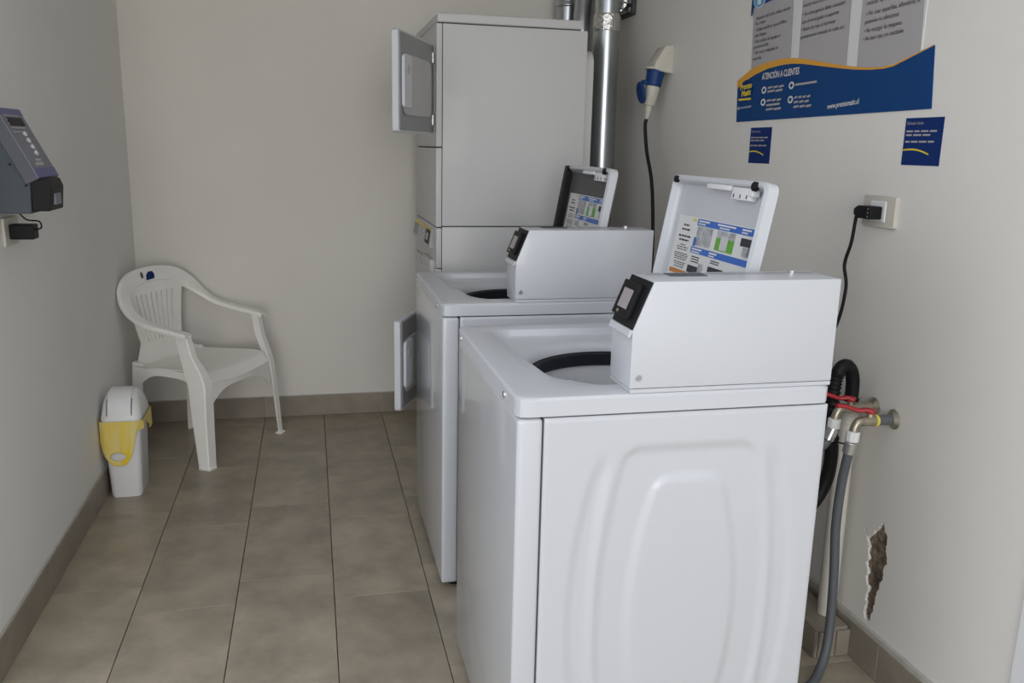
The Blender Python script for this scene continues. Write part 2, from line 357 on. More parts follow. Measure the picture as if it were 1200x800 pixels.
def make_washer(label, x0, y0, lid_dark):
    D, Wd = .663, .68
    t = thing('washing_machine', label, 'washer', (x0+D/2, y0+Wd/2, 0), 0, 'top-loading washing machines')
    L = (-D/2, -Wd/2, 0)
    def sq(m_, z): return [(x, y, z) for x, y in rrect(.014+m_, D-.004-m_, .012+m_, Wd-.012-m_, .004, 2)]
    obj('cabinet', loft([sq(0, .03), sq(0, .896), sq(.018, .896), sq(.018, .43)]), M_DARK, t, L)
    obj('front_panel', bx(0, .0505, 0, Wd, .022, .8985, .009, 3), M_WHITEF, t, L, 40)
    def pn(u, v):
        x = .0535+(D-.0535)*u; z = .022+.8765*v
        return (x, side_relief(x, z) + .003*(1 if u in (0, 1) or v in (0, 1) else 0), z)
    b = sheet(pn, lambda u, v: (0, 1, 0), 130, 150, .011)
    obj('side_panel', b, M_WHITE, t, L, 50)
    def pf(u, v):
        x = .0535+(D-.0535)*u; z = .022+.8765*v
        return (x, Wd-side_relief(x, z), z)
    obj('side_panel', sheet(pf, lambda u, v: (0, -1, 0), 50, 60, .011), M_WHITE, t, L, 50)
    obj('rear_panel', bx(D-.004, D, .012, Wd-.012, .03, .897), M_WHITE2, t, L)
    for fx in (.05, D-.05):
        for fy in (.05, Wd-.05): obj('foot', cyl((fx, fy, 0), (fx, fy, .034), .022, 16), M_BLACK, t, L)
    # worktop: rings lofted from the round opening outwards
    n = 192; cx, cy, R = .328, .325, .222
    def ray_rr(a, x0, x1, y0, y1, r):
        c, s = math.cos(a), math.sin(a); lo_, hi_ = 0, 2
        for _ in range(40):
            m_ = (lo_+hi_)/2; px, py = cx+c*m_, cy+s*m_
            qx = max(x0+r-px, px-(x1-r), 0); qy = max(y0+r-py, py-(y1-r), 0)
            if x0 <= px <= x1 and y0 <= py <= y1 and math.hypot(qx, qy) <= r: lo_ = m_
            else: hi_ = m_
        return (cx+c*lo_, cy+s*lo_)
    ang = [2*PI*i/n for i in range(n)]
    def circ(r, z): return [(cx+r*math.cos(a), cy+r*math.sin(a), z) for a in ang]
    def rr(x0, x1, y0, y1, r, z, zf=None):
        out = []
        for a in ang:
            p = ray_rr(a, x0, x1, y0, y1, r); out.append((p[0], p[1], zf(p) if zf else z))
        return out
    ztop = .941
    recz = lambda p: ztop-.0006-.020*ssmooth(.12, .50, p[1])
    rings = [circ(R-.004, .893), circ(R-.003, .899), circ(R+.000, .907), circ(R+.007, .913),
             [(cx+(R+.020)*math.cos(a), cy+(R+.020)*math.sin(a), .5*(.915+recz((0, cy+(R+.02)*math.sin(a))))) for a in ang],
             rr(.100, .500, .072, .606, .040, 0, recz), rr(.090, .506, .066, .612, .044, 0, lambda p: recz(p)+.18*(ztop-recz(p))),
             rr(.066, .512, .058, .618, .05, 0, lambda p: recz(p)+.9*(ztop-recz(p))), rr(.062, .516, .054, .622, .05, ztop),
             rr(.008, D-.008, .008, Wd-.008, .018, ztop), rr(.003, D-.003, .003, Wd-.003, .016, ztop-.0015), rr(-.0012, D+.0012, -.0012, Wd+.0012, .015, ztop-.007),
             rr(-.002, D+.002, -.002, Wd+.002, .02, .903), rr(.006, D-.006, .006, Wd-.006, .02, .901), rr(.02, D-.02, .02, Wd-.02, .02, .899)]
    obj('worktop', loft(rings, False, False), M_WHITE, t, L, 35)
    obj('balance_ring', lathe([(R-.010, .892), (R+.012, .890), (R+.012, .858), (R-.012, .858), (R-.016, .862), (R-.016, .888), (R-.010, .892)], (cx, cy), 64), M_BRING, t, L, 40)
    obj('tub', lathe([(R-.008, .858), (R-.004, .82), (R+.002, .50), (R-.02, .46), (.05, .45), (.001, .45)], (cx, cy), 64), M_WPLAST, t, L, 40)
    bm = lathe([(.001, .70), (.03, .69), (.04, .62), (.05, .52), (.11, .46), (.13, .452)], (cx, cy), 32)
    obj('agitator', bm, M_WPLAST, t, L, 50)
    for k in range(4):
        a = PI/4+k*PI/2; c, s = math.cos(a), math.sin(a)
        q = [(.03, .66), (.05, .60), (.07, .50), (.125, .455), (.03, .455)]
        b = bmesh.new(); A = [b.verts.new((cx+r*c-.004*s, cy+r*s+.004*c, z)) for r, z in q]; B = [b.verts.new((cx+r*c+.004*s, cy+r*s-.004*c, z)) for r, z in q]
        b.faces.new(A); b.faces.new(B[::-1])
        for i in range(5): b.faces.new((A[i], A[(i+1) % 5], B[(i+1) % 5], B[i]))
        obj('agitator_fin', b, M_WPLAST, t, L)
    bm = lathe([(.012, .914), (.011, .921), (.006, .924), (.0005, .924)], (cx-.175, cy-.155), 16); 
    obj('lid_bumper', bm, M_WPLAST, t, L, 40)
    for y in (.11, .63): obj('screw', cyl((-.0045, y, .918), (.002, y, .918), .0075, 16, bev=.0015), M_CHROME, t, L)
    # meter case on the right-hand edge of the top
    cx0, cx1, cw = .2225, .662, .116
    prof = [(cx0, .9505), (cx1, .9505), (cx1, 1.161), (cx0+.040, 1.161), (cx0, 1.063)]
    case = obj('meter_case', prism(prof, 0.0, cw, 1, .0022, 2), M_WHITE, t, L, 40)
    obj('case_flange', bx(cx0+.002, cx1, .001, cw+.003, .9405, .9492, .0012, 1), M_WHITE, t, L)
    bm = cyl((cx0+.017, .001, .972), (cx0+.017, -.002, .972), .0065, 18, bev=.0008); bx(cx0+.012, cx0+.022, -.0032, -.0024, .9712, .9728, bm=bm)
    obj('case_lock', bm, M_GALV, t, L)
    # sloped display
    sl = Vector((.040, 0, .098)).normalized(); nrm = Vector((-sl.z, 0, sl.x))
    o0 = Vector((cx0, 0, 1.063))
    def slab(name, a0, a1, s0, s1, h0, h1, m, par, bev=.001):
        b = bx(a0, a1, s0, s1, h0, h1, bev, 1)
        for v in b.verts: v.co = o0 + Vector((0, v.co.x, 0)) + sl*v.co.y + nrm*v.co.z
        return obj(name, b, m, par, L if par is t else None)
    slab('display_bezel', .004, .112, .004, .103, -.002, .004, M_BLACK, t)
    slab('display_housing', .028, .112, .018, .090, .004, .013, M_BLACK, t, .002)
    slab('screen', .046, .094, .034, .074, .0125, .0138, M_SCREEN, t, .0004)
    slab('indicator', .080, .088, .023, .029, .0125, .0140, M_BRASS, t, .0005)
    slab('display_lip', .002, .114, -.012, .003, -.001, .005, M_WHITE, t)
    obj('card_slot', bx(.32, .40, .06, .10, 1.1605, 1.1625, .0008, 1), M_DISPC, t, L)
    obj('case_bolt', cyl((.60, .085, 1.161), (.60, .085, 1.167), .007, 12), M_CHROME, t, L)
    obj('case_seam', bx(.28, .655, .0902, .0922, 1.1607, 1.1613), M_DARK, t, L)
    # lid, hinged at the back and standing open
    tilt = math.radians(10); up = Vector((math.sin(tilt), 0, math.cos(tilt))); fr = Vector((-math.cos(tilt), 0, math.sin(tilt)))
    ho = Vector((.513, 0, .955)); y0l, y1l, H = .132, .626, .392
    lid = bpy.data.objects.new('lid', None); COL.objects.link(lid); lid.parent = t; lid.location = L; lid.empty_display_size = .05
    bpy.data.objects.remove(lid)
    out = rrect(y0l, y1l, 0, H, .022, 5); inn = rrect(y0l+.022, y1l-.022, .014, H-.020, .014, 5)
    def P3(q, h): return ho + Vector((0, q[0], 0)) + up*q[1] + fr*h
    rg = [[P3(q, 0) for q in inn], [P3(q, .004) for q in inn], [P3(q, .022) for q in rrect(y0l+.014, y1l-.014, .008, H-.013, .016, 5)], [P3(q, .024) for q in rrect(y0l+.010, y1l-.010, .006, H-.009, .018, 5)],
          [P3(q, .020) for q in out], [P3(q, -.004) for q in out], [P3(q, -.009) for q in rrect(y0l+.006, y1l-.006, .005, H-.006, .018, 5)]]
    lid = obj('lid', loft(rg), M_WHITE, t, L, 40)
    pl = Plane(ho + Vector((0, y1l, 0)), (0, -1, 0), up)       # a: from far edge towards camera, b: up
    def yy(y): return y1l-(y-1.51)
    if lid_dark:
        pl.poly([(.020, .015), (H+.08, .015), (H+.08, H-.022), (.020, H-.022)], 'inner_panel', M_LIDGREY, lid, 1)
        b = bx(-.003, .030, .000, H-.004, .002, .0285, .004, 2)
        for v in b.verts: v.co = pl.P(*v.co)
        obj('side_seal', b, M_BLACK, lid)
    for a, w in ((yy(2.104), .012), (yy(1.694), .014)):
        b = cyl((0, 0, 0), (0, 0, .012), w*.75, 14, bev=.002)
        for v in b.verts: v.co = pl.P(a+v.co.x, .380+v.co.y, .018+v.co.z)
        obj('rubber_pad', b, M_BLACK, lid, smooth=40)
    b = bx(yy(1.800), yy(1.715), .348, .376, .001, .020, .003, 2); bx(yy(1.716), yy(1.700), .358, .374, .004, .024, .002, 1, bm=b)
    bx(yy(1.93), yy(1.81), .366, .378, .002, .022, .003, 2, bm=b)
    for v in b.verts: v.co = pl.P(*v.co)
    obj('latch', b, M_WPLAST, lid, smooth=40)
    for a in (yy(1.79), yy(1.76), yy(1.73)):
        b = bx(a, a+.004, .352, .360, .0196, .0208)
        for v in b.verts: v.co = pl.P(*v.co)
        obj('latch_slot', b, M_DARK, lid)
    # instruction label
    st = .0008
    lab = pl.rect(yy(2.085), yy(1.664), .04, .294, 'instruction_label', M_PWHITE if not lid_dark else M_PWHITE, lid, 2, step=st)
    def R_(ya, yb, b0, b1, m, name, lay=3): return pl.rect(yy(ya), yy(yb), b0, b1, name, m, lab, lay, step=st)
    R_(1.972, 1.667, .275, .291, M_PBAR, 'blue_bar'); R_(1.978, 1.670, .207, .222, M_PBAR, 'blue_bar')
    for ya, yb in ((1.965, 1.905), (1.862, 1.772), (1.742, 1.70)): R_(ya, yb, .284, .288, M_PWHITE, 'print_line', 4)
    for ya, yb in ((1.965, 1.925), (1.85, 1.80), (1.742, 1.715)): R_(ya, yb, .278, .281, M_PWHITE, 'print_line', 4)
    for ya, yb in ((1.970, 1.915), (1.875, 1.835)): R_(ya, yb, .215, .219, M_PWHITE, 'print_line', 4)
    for ya, yb in ((1.970, 1.925), (1.875, 1.845)): R_(ya, yb, .209, .212, M_PWHITE, 'print_line', 4)
    R_(1.965, 1.882, .227, .273, M_PPIC, 'picture'); pl.disc(yy(1.921), .250, .021, 'drum_drawing', M_TUB, lab, 4, rx=.016, step=st); pl.disc(yy(1.921), .250, .019, 'drum_drawing', M_PPIC, lab, 5, rx=.011, step=st)
    R_(1.972, 1.958, .224, .245, M_PBAR, 'print_mark', 4)
    R_(1.857, 1.768, .227, .256, M_GREEN, 'picture'); R_(1.857, 1.768, .256, .273, M_PPIC, 'picture'); R_(1.832, 1.795, .229, .262, M_TUB, 'picture', 4)
    R_(1.741, 1.680, .226, .273, M_PWHITE, 'picture'); R_(1.738, 1.692, .250, .268, M_PTEXT, 'drawing', 4); R_(1.722, 1.690, .228, .248, M_PPIC, 'drawing', 4); R_(1.697, 1.694, .23, .252, M_PTEXT, 'drawing', 5)
    R_(1.975, 1.918, .158, .176, M_PTEXT, 'drawing'); R_(1.917, 1.892, .150, .186, M_PPIC, 'drawing'); R_(1.866, 1.79, .156, .186, M_PTEXT, 'drawing'); R_(1.79, 1.775, .15, .176, M_PPIC, 'drawing')
    R_(2.075, 1.976, .146, .157, M_PORA, 'warning_bar')
    R_(1.735, 1.690, .188, .192, M_PTEXT, 'print_line'); R_(1.75, 1.68, .178, .181, M_PTEXT, 'print_line')
    for ya, b0 in ((1.965, .197), (1.965, .191), (1.965, .185), (1.86, .199), (1.86, .194)): R_(ya, ya-.045, b0, b0+.0025, M_PTEXT, 'print_line')
    R_(2.0, 1.98, .283, .289, M_YRING, 'print_mark')
    rows = [(.268, .034, .006), (.257, .046, .006), (.240, .072, .006), (.230, .056, .006), (.219, .03, .003), (.213, .066, .003), (.207, .06, .003), (.197, .076, .003), (.192, .080, .003), (.187, .074, .003), (.182, .07, .003), (.174, .07, .003), (.169, .06, .003), (.163, .055, .003)]
    for b0, w, hh in rows:
        c = 2.030-(.27-b0)*.05
        # words of each line
        a = c+w/2; 
        while a > c-w/2:
            q = random.uniform(.010, .020); R_(a, max(a-q, c-w/2), b0, b0+hh*.7, M_PTEXT, 'print_line'); a -= q+.003
    return t
w1 = make_washer('nearest white washing machine, its open lid white inside, beside the wall taps', .372, 1.51, False)
w2 = make_washer('middle white washing machine, its open lid dark grey inside, beside the stacked dryer', .378, 2.51, True)

# ================================================================== stacked dryer
def make_stack():
    x0, y0, D, Wd = .497, 3.50, .618, .685
    t = thing('stacked_dryer', 'tall white stacked tumble dryer with both doors open, in the far corner', 'dryer', (x0+D/2, y0+Wd/2, 0))
    L = (-D/2, -Wd/2, 0)
    obj('cabinet', bx(.0255, D, 0, Wd, 1.082, 1.868, .004, 2), M_WHITE2, t, L, 40)
    obj('lower_cabinet', bx(.0255, D, .002, Wd-.002, .03, 1.078, .004, 2), M_WHITE2, t, L, 40)
    obj('seam_band', bx(.03, D-.01, .004, Wd-.004, 1.07, 1.09), M_DARK, t, L)
    obj('seam_band', bx(.012, .03, .003, Wd-.003, .04, 1.86), M_DARK, t, L)
    obj('top_cover', bx(.003, D-.022, -.002, Wd+.002, 1.872, 1.907, .007, 3), M_WHITE2, t, L, 40)
    obj('seam_band', bx(.01, D-.03, .006, Wd-.006, 1.86, 1.875), M_DARK, t, L)
    obj('front_panel', bx(0, .0235, 0, Wd, 1.399, 1.868, .004, 2), M_WHITE2, t, L, 40)
    obj('front_panel', bx(0, .0235, 0, Wd, 1.078, 1.394, .004, 2), M_WHITE2, t, L, 40)
    obj('front_panel', bx(0, .0235, 0, Wd, .03, .905, .004, 2), M_WHITE2, t, L, 40)
    obj('front_panel', bx(0.002, .0235, 0, Wd, .909, 1.073, .003, 2), M_WHITE2, t, L, 40)
    obj('rear_cover', prism(rrect(.03, Wd-.03, .3, 1.80, .06, 6), D, D+.042, 0, .006, 2), M_WHITE2, t, L, 40)
    for fx in (.06, D-.05):
        for fy in (.05, Wd-.05): obj('foot', cyl((fx, fy, 0), (fx, fy, .034), .022, 16), M_BLACK, t, L)
    # control strip
    con = obj('control_panel', prism([(.006, 1.064), (-.002, 1.060), (-.014, .988), (-.010, .978), (.006, .972)], .110, Wd-.005, 1, .002, 1), M_LGREY, t, L)
    sl = Vector((-.012, 0, -.072)).normalized()
    pl = Plane(Vector((-.002, Wd-.005, 1.060)), (0, -1, 0), -sl)
    if pl.n.x > 0: pl.n = -pl.n
    pl.rect(.01, .56, -.013, -.001, 'yellow_strip', M_YELLOW, con, 2)
    pl.rect(.02, .16, -.066, -.018, 'print_panel', M_DGREY, con, 2); pl.rect(.20, .36, -.066, -.018, 'print_panel', M_PWHITE, con, 2)
    for b in (-.03, -.044, -.058): pl.rect(.22, .34, b, b+.006, 'print_line', M_DGREY, con, 3)
    pl.rect(.42, .55, -.070, -.008, 'display', M_BLACK, con, 2); pl.rect(.45, .51, -.055, -.025, 'screen', M_SCREEN, con, 3)
    obj('coin_box', bx(-.016, .006, .060, .31, .85, .935, .004, 2), M_WHITE2, t, L, 40)
    for y, z in ((.44, .88), (.54, .88), (.60, .78), (.50, .76)): obj('lock', cyl((.002, y, z), (-.006, y, z), .011, 14, bev=.001), M_CHROME, t, L)
    # doors, hinged on the side towards the room and swung wide open
    for z0, z1 in ((1.446, 1.792), (.425, .771)):
        obj('drum_opening', prism(rrect(.12, .56, z0+.01, z1-.01, .05, 5), -.004, .002, 0), M_DGREY, t, L)
        hx, hy = -.008, .032; fx, fy = .304-x0, 3.095-y0
        d = Vector((fx-hx, fy-hy, 0)); Ld = d.length; d.normalize(); n = Vector((-d.y, d.x, 0))
        if n.x < 0: n = -n                           # shown face
        def P3(a, b, h): return Vector((hx, hy, 0)) + d*a + Vector((0, 0, b)) + n*h
        def part(name, b, m, par, sm=None):
            for v in b.verts: v.co = P3(v.co.x, v.co.y, v.co.z)
            return obj(name, b, m, par, L if par is t else None, sm)
        def rbx(a0, a1, b0, b1, h0, h1, r, bev=.002): return prism(rrect(a0, a1, b0, b1, r, 5), h0, h1, 2, bev, 1)
        door = part('door', rbx(0.01, Ld, z0, z1, -.020, .004, .012, .003), M_WHITE, t, 40)
        part('door_window', rbx(.020, Ld-.018, z0+.008, z1-.008, .003, .008, .012, .001), M_DGREY, door)
        part('door_bowl', rbx(.075, Ld-.030, z0+.060, z1-.075, .007, .014, .045, .005), M_LGREY, door, 40)
        part('handle', rbx(Ld-.115, Ld-.022, z0+.085, z1-.080, .008, .020, .016, .004), M_WHITE, door, 40)
        b = cyl((0, 0, 0), (0, 0, .003), .016, 20, bev=.0008)
        for v in b.verts: v.co = Vector((Ld-.068+v.co.x, z1-.130+v.co.y, .0195+v.co.z))
        part('emblem', b, M_LGREY, door)
        for zz in (z0+.035, z1-.075):
            part('hinge', bx(-.012, .034, zz, zz+.042, .003, .012, .002, 1), M_CHROME, door)
    return t
make_stack()

# ================================================================== ducts behind the dryer
t = thing('exhaust_duct', 'galvanised steel exhaust duct standing in the corner behind the stacked dryer', 'duct', (1.337, 3.92, 0))
L = (-1.337, -3.92, 0)
obj('pipe', cyl((1.337, 3.92, .02), (1.337, 3.92, 1.935), .060, 40), M_GALV, t, L, 40)
obj('upper_pipe', cyl((1.337, 3.92, 1.92), (1.337, 3.92, 2.44), .0575, 40), M_GALV, t, L, 40)
b = lathe([(.0605, 1.925), (.0625, 1.93), (.0625, 1.995), (.0595, 2.0)], (1.337, 3.92), 40)
bmesh.ops.subdivide_edges(b, edges=[e for e in b.edges if abs(e.verts[0].co.z-e.verts[1].co.z) > .03], cuts=6)
for v in b.verts:
    k = 1+.03*noise.noise(v.co*70); v.co.x = 1.337+(v.co.x-1.337)*k; v.co.y = 3.92+(v.co.y-3.92)*k
obj('foil_tape', b, M_FOIL, t, L, 60)
b = tube([(1.337, 3.92, 2.03), (1.372, 3.95, 2.06), (1.40, 4.0, 2.08), (1.451, 4.02, 2.085)], .05, 6, 24)
obj('branch', b, M_GALV, t, L, 50)
b = tube([(1.385, 3.955, 2.068), (1.40, 3.985, 2.078), (1.42, 4.01, 2.083)], .054, 6, 24)
for v in b.verts: v.co += Vector((noise.noise(v.co*60), noise.noise(v.co*50+Vector((9, 0, 0))), 0))*.004
obj('foil_tape', b, M_FOIL, t, L, 60)
t = thing('wall_vent', 'dark square exhaust vent high on the right wall above the duct', 'vent', (1.475, 4.04, 2.02))
L = (-1.475, -4.04, -2.02)
obj('vent_frame', prism(rrect(3.94, 4.14, 2.01, 2.21, .01, 3), 1.462, 1.482, 0), M_DARK, t, L)
for k in range(5): obj('vent_slat', bx(1.452, 1.463, 3.955, 4.125, 2.022+.036*k, 2.044+.036*k, .002, 1), M_CHROME if k == 0 else M_GALV, t, L)
t = thing('flue_pipe', 'short galvanised flue with an elbow rising behind the dryer top', 'duct', (1.262, 4.31, 0))
L = (-1.262, -4.31, 0)
obj('pipe', cyl((1.262, 4.31, .02), (1.262, 4.31, 2.085), .056, 32), M_GALV, t, L, 40)
obj('collar', lathe([(.0565, 2.078), (.060, 2.082), (.060, 2.10), (.0565, 2.105)], (1.262, 4.31), 32), M_GALV, t, L, 40)
obj('elbow', tube([(1.262, 4.31, 2.085), (1.262, 4.31, 2.13), (1.285, 4.31, 2.18), (1.33, 4.31, 2.20), (1.40, 4.31, 2.20), (1.475, 4.31, 2.20)], .056, 6, 28), M_GALV, t, L, 40)
b = tube([(1.268, 4.31, 2.15), (1.285, 4.31, 2.18), (1.31, 4.31, 2.193)], .060, 5, 28)
for v in b.verts: v.co += Vector((noise.noise(v.co*60), 0, noise.noise(v.co*50+Vector((9, 0, 0)))))*.004
obj('foil_tape', b, M_FOIL, t, L, 60)
tg = obj('curved_duct', tube([(1.285, 4.12, 1.70), (1.285, 4.12, 1.85), (1.283, 4.125, 1.98), (1.292, 4.14, 2.08), (1.31, 4.16, 2.22), (1.315, 4.17, 2.45)], .042, 8, 24), M_GALV, None, smooth=60)
tg['label'] = 'dull curved metal duct between the dryer and the exhaust duct'; tg['category'] = 'duct'

# ================================================================== plastic armchair
def make_chair():
    t = thing('plastic_armchair', 'white moulded plastic armchair with a slatted back in the far left corner', 'chair', (-.515, 4.055, 0), math.atan2(-.53, .85))
    def hw(x): return .205+.03*(x+.20)/.42                     # seat half width
    def seatz(x, y):
        w = y/hw(x)
        z = .405 + .012*w*w + .012*ssmooth(-.2, .15, x) - .035*ssmooth(.155, .225, x)**2
        return z - .010*(1-w*w)*ssmooth(-.2, -.05, x)
    def PS(u, v):
        x = -.20+.425*u; y = (2*v-1)*hw(x)*(1-.10*ssmooth(.8, 1, u)*abs(2*v-1)**4); return (x, y, seatz(x, y))
    obj('seat', sheet(PS, lambda u, v: (0, 0, -1), 22, 22, .006), M_CHAIR, t, smooth=50)
    # arched skirts under the seat edge
    def skirt(P, up):
        return sheet(lambda u, v: Vector(P(u)) - Vector((0, 0, (.030+.11*abs(2*u-1)**3.2)*v)), lambda u, v: up, 24, 4, .006)
    obj('skirt', skirt(lambda u: (.222-.008*(2*u-1)**2, (2*u-1)*.228, seatz(.222, (2*u-1)*.2)+.003), (-1, 0, 0)), M_CHAIR, t, smooth=50)
    for s in (-1, 1): obj('skirt', skirt(lambda u: (-.20+.41*u, s*hw(-.2+.41*u), .418), (0, -s, 0)), M_CHAIR, t, smooth=50)
    obj('skirt', skirt(lambda u: (-.20, (2*u-1)*.2, .415), (1, 0, 0)), M_CHAIR, t, smooth=50)
    # channel legs: an L-shaped section lofted downwards
    def leg(name, path, wa, wb, sx, sy):
        rings = []
        for (x, y, z), a, b in zip(path, wa, wb):
            th = .007
            sec = [(0, 0), (-a, 0), (-a, -th), (-th*1.6, -th), (-th, -th*1.6), (-th, -b), (0, -b)]
            sec = [(.004*(-1), 0) if i == 0 else q for i, q in enumerate(sec)] + [(0, -.004)]
            rings.append([(x+sx*p, y+sy*q, z) for p, q in sec])
        return obj(name, loft(rings), M_CHAIR, t, smooth=30)
    for s in (-1, 1):
        leg('leg', [(.150, s*.272, .600), (.172, s*.266, .50), (.205, s*.258, .43), (.222, s*.258, .38), (.226, s*(.266 if s < 0 else .280), .20), (.228, s*(.266 if s < 0 else .297), .012), (.228, s*(.267 if s < 0 else .298), 0)],
            [.055, .06, .085, .085, .068, .052, .052] if s < 0 else [.055, .055, .055, .038, .030, .024, .024], [.034, .034, .045, .055, .055, .050, .050] if s < 0 else [.034, .034, .036, .034, .032, .030, .030], 1, s)
        leg('leg', [(-.205, s*.205, .43), (-.215, s*.205, .30), (-.226, s*.202, .12), (-.232, s*.200, 0)], [.06, .055, .045, .036], [.055, .05, .042, .036], -1, s)
        fa, fb_ = (.222, .272) if s < 0 else (.264, .304)
        obj('foot_pad', bx(.186 if s < 0 else .204, .238, min(s*fa, s*fb_), max(s*fa, s*fb_), 0, .012, .003, 1), M_CHAIR, t)
    # top rail flowing into both arms: flat section swept along a curve
    pts = [(.165, -.268, .597), (.10, -.270, .608), (0, -.272, .622), (-.10, -.262, .645), (-.165, -.245, .685), (-.215, -.205, .742), (-.240, -.13, .785), (-.250, 0, .800)]
    pts = pts + [(x, -y, z) for x, y, z in pts[-2::-1]]
    path = catmull(pts, 8); T, N = frames(path); rings = []
    for i, p in enumerate(path):
        k = ssmooth(.64, .76, p.z)                             # arm (flat top) -> back rail (upright)
        tan = T[i]; nrm_arm = Vector((0, 0, 1)); c = Vector((-.03, 0, .70))
        out_back = Vector((-.93, 0, .25)) if True else None
        nn = (nrm_arm*(1-k) + Vector((1, -p.y*.8, .25))*k); nn = (nn-tan*nn.dot(tan)).normalized()
        bb = tan.cross(nn).normalized(); w = .022+.013*k; h = .007
        ring = []
        for a, b_ in ((-1, .2), (-.9, .9), (-.4, 1), (.4, 1), (.9, .9), (1, .2), (1, -1.6), (.82, -1.6), (.8, -.3), (-.8, -.3), (-.82, -1.6), (-1, -1.6)):
            ring.append(p + bb*(a*w) + nn*(b_*h))
        rings.append(ring)
    rail = obj('arm_rail', loft(rings), M_CHAIR, t, smooth=40)
    # back panel: side stiles, slats, lower and upper bands
    def BP(y, z):                                              # back surface
        q = (z-.40)/.40; return Vector((-.195-.048*q+.35*y*y-.008*math.sin(q*PI), y, z))
    def strip(name, c0, c1, w0, w1, z0, z1, n=10):
        return obj(name, sheet(lambda u, v: BP((c0+(c1-c0)*v)+(2*u-1)*(w0+(w1-w0)*v), z0+(z1-z0)*v), lambda u, v: (-1, 0, 0), 2, n, .007), M_CHAIR, t, smooth=50)
    strip('lower_band', 0, 0, .196, .130, .395, .500, 6)
    obj('upper_band', sheet(lambda u, v: BP((2*u-1)*(.178-.05*v*v), .715+.075*v*(1-.25*(2*u-1)**2)), lambda u, v: (-1, 0, 0), 16, 6, .007), M_CHAIR, t, smooth=50)
    for s in (-1, 1): strip('back_stile', s*.116, s*.164, .014, .016, .495, .735, 12)
    ns = 9
    for k in range(ns):
        q = (2*k/(ns-1)-1); strip('back_slat', q*.092, q*.136, .0078, .0115, .495, .722, 8)
    # sticker on the rail
    pl = Plane(Vector((-.2395, .0, .790)), (0, 1, 0), (-.25, 0, 1))
    sp = [(-.045, -.016), (.008, -.012), (.012, .006), (.004, .022), (-.022, .022), (-.040, .008)]
    pl.poly(sp, 'sticker', M_NAVY, t, 4)['label'] = 'small blue maker sticker'
    pl.disc(-.066, .010, .015, 'sticker', M_LIDGREY, t, 4, rx=.009)
    return t
make_chair()

# ================================================================== waste bin
t = thing('swing_bin', 'small white swing-lid waste bin with a yellow bag by the left wall', 'bin', (-.755, 3.56, 0))
def rr3(x0, x1, y0, y1, r, z): return [(x, y, z) for x, y in rrect(x0, x1, y0, y1, r, 6)]
obj('body', loft([rr3(-.050, .058, -.082, .078, .020, 0), rr3(-.054, .062, -.085, .082, .022, .006), rr3(-.064, .074, -.098, .100, .026, .320), rr3(-.058, .068, -.092, .094, .024, .320), rr3(-.048, .055, -.078, .074, .02, .01)]), M_WPLAST, t, smooth=40)
obj('lid', loft([rr3(-.068, .078, -.102, .104, .028, .312), rr3(-.070, .080, -.104, .106, .028, .322), rr3(-.069, .079, -.102, .104, .03, .340), rr3(-.064, .072, -.082, .086, .035, .385), rr3(-.056, .062, -.060, .064, .04, .412), rr3(-.046, .052, -.046, .050, .04, .425), rr3(-.030, .036, -.03, .034, .03, .430)]), M_WPLAST, t, smooth=60)
def flap(u, v):
    a = -PI/2+PI*v; y = -.001+.100*math.sin(a); z = .336+.094*math.cos(a)**.8 if math.cos(a) > 0 else .336
    return (-.040+.085*u, y*.95, z+.004)
obj('swing_flap', sheet(flap, lambda u, v: (0, 0, -1), 8, 20, .004), M_WPLAST, t, smooth=50)
for s in (-.0425, .0475): obj('flap_slot', tube([(s, -.1015, .346), (s, -.0945, .366), (s, -.085, .387), (s, -.070, .407)], .0016, 4, 6), M_DARK, t)
# bag: a pleated sheet hanging over the rim, longer flap with a handle hole in front
per = rrect(-.076, .086, -.110, .112, .030, 8); NP = len(per)
dense = []
for i in range(NP):
    a = Vector(per[i]); b_ = Vector(per[(i+1) % NP]); m_ = max(1, int((b_-a).length/.003))
    for k in range(m_): dense.append(a+(b_-a)*k/m_)
b = bmesh.new(); rows = 44; V = []
cxb, cyb = .005, .001
for i, q in enumerate(dense):
    front = q.y < -.09; px = q.x
    if front: dropz = .145*max(0, 1-abs((px+.012)/.080)**2.8)+.04
    elif q.x > .07 and q.y > .03: dropz = .075
    elif q.x > .07: dropz = .03+.02*math.sin(i*.35)
    elif q.x < -.06 and q.y < .02: dropz = .09
    else: dropz = .04
    col = []
    for j in range(rows+1):
        v = j/rows; z = .324-dropz*v
        k = 1+.020*v*math.sin(i*.55)+.012*noise.noise(Vector((i*.12, v*3, 1)))-(.04*v if front else 0)
        col.append(b.verts.new((cxb+(q.x-cxb)*k, cyb+(q.y-cyb)*(1+.012*math.sin(i*.45)*v-(.06*v if front else 0)), z)))
    V.append(col)
for i in range(len(V)):
    for j in range(rows):
        f = [V[i][j], V[(i+1) % len(V)][j], V[(i+1) % len(V)][j+1], V[i][j+1]]
        c = sum((v.co for v in f), Vector())/4
        if c.y < -.09 and ((c.x+.012)/.030)**2+((c.z-.178)/.017)**2 < 1: continue
        b.faces.new(f)
bag = obj('bag', b, M_BAG, t, smooth=80); bag['label'] = 'thin yellow plastic bag folded over the rim'
sm = bag.modifiers.new('thick', 'SOLIDIFY'); sm.thickness = .0012; sm.offset = 1

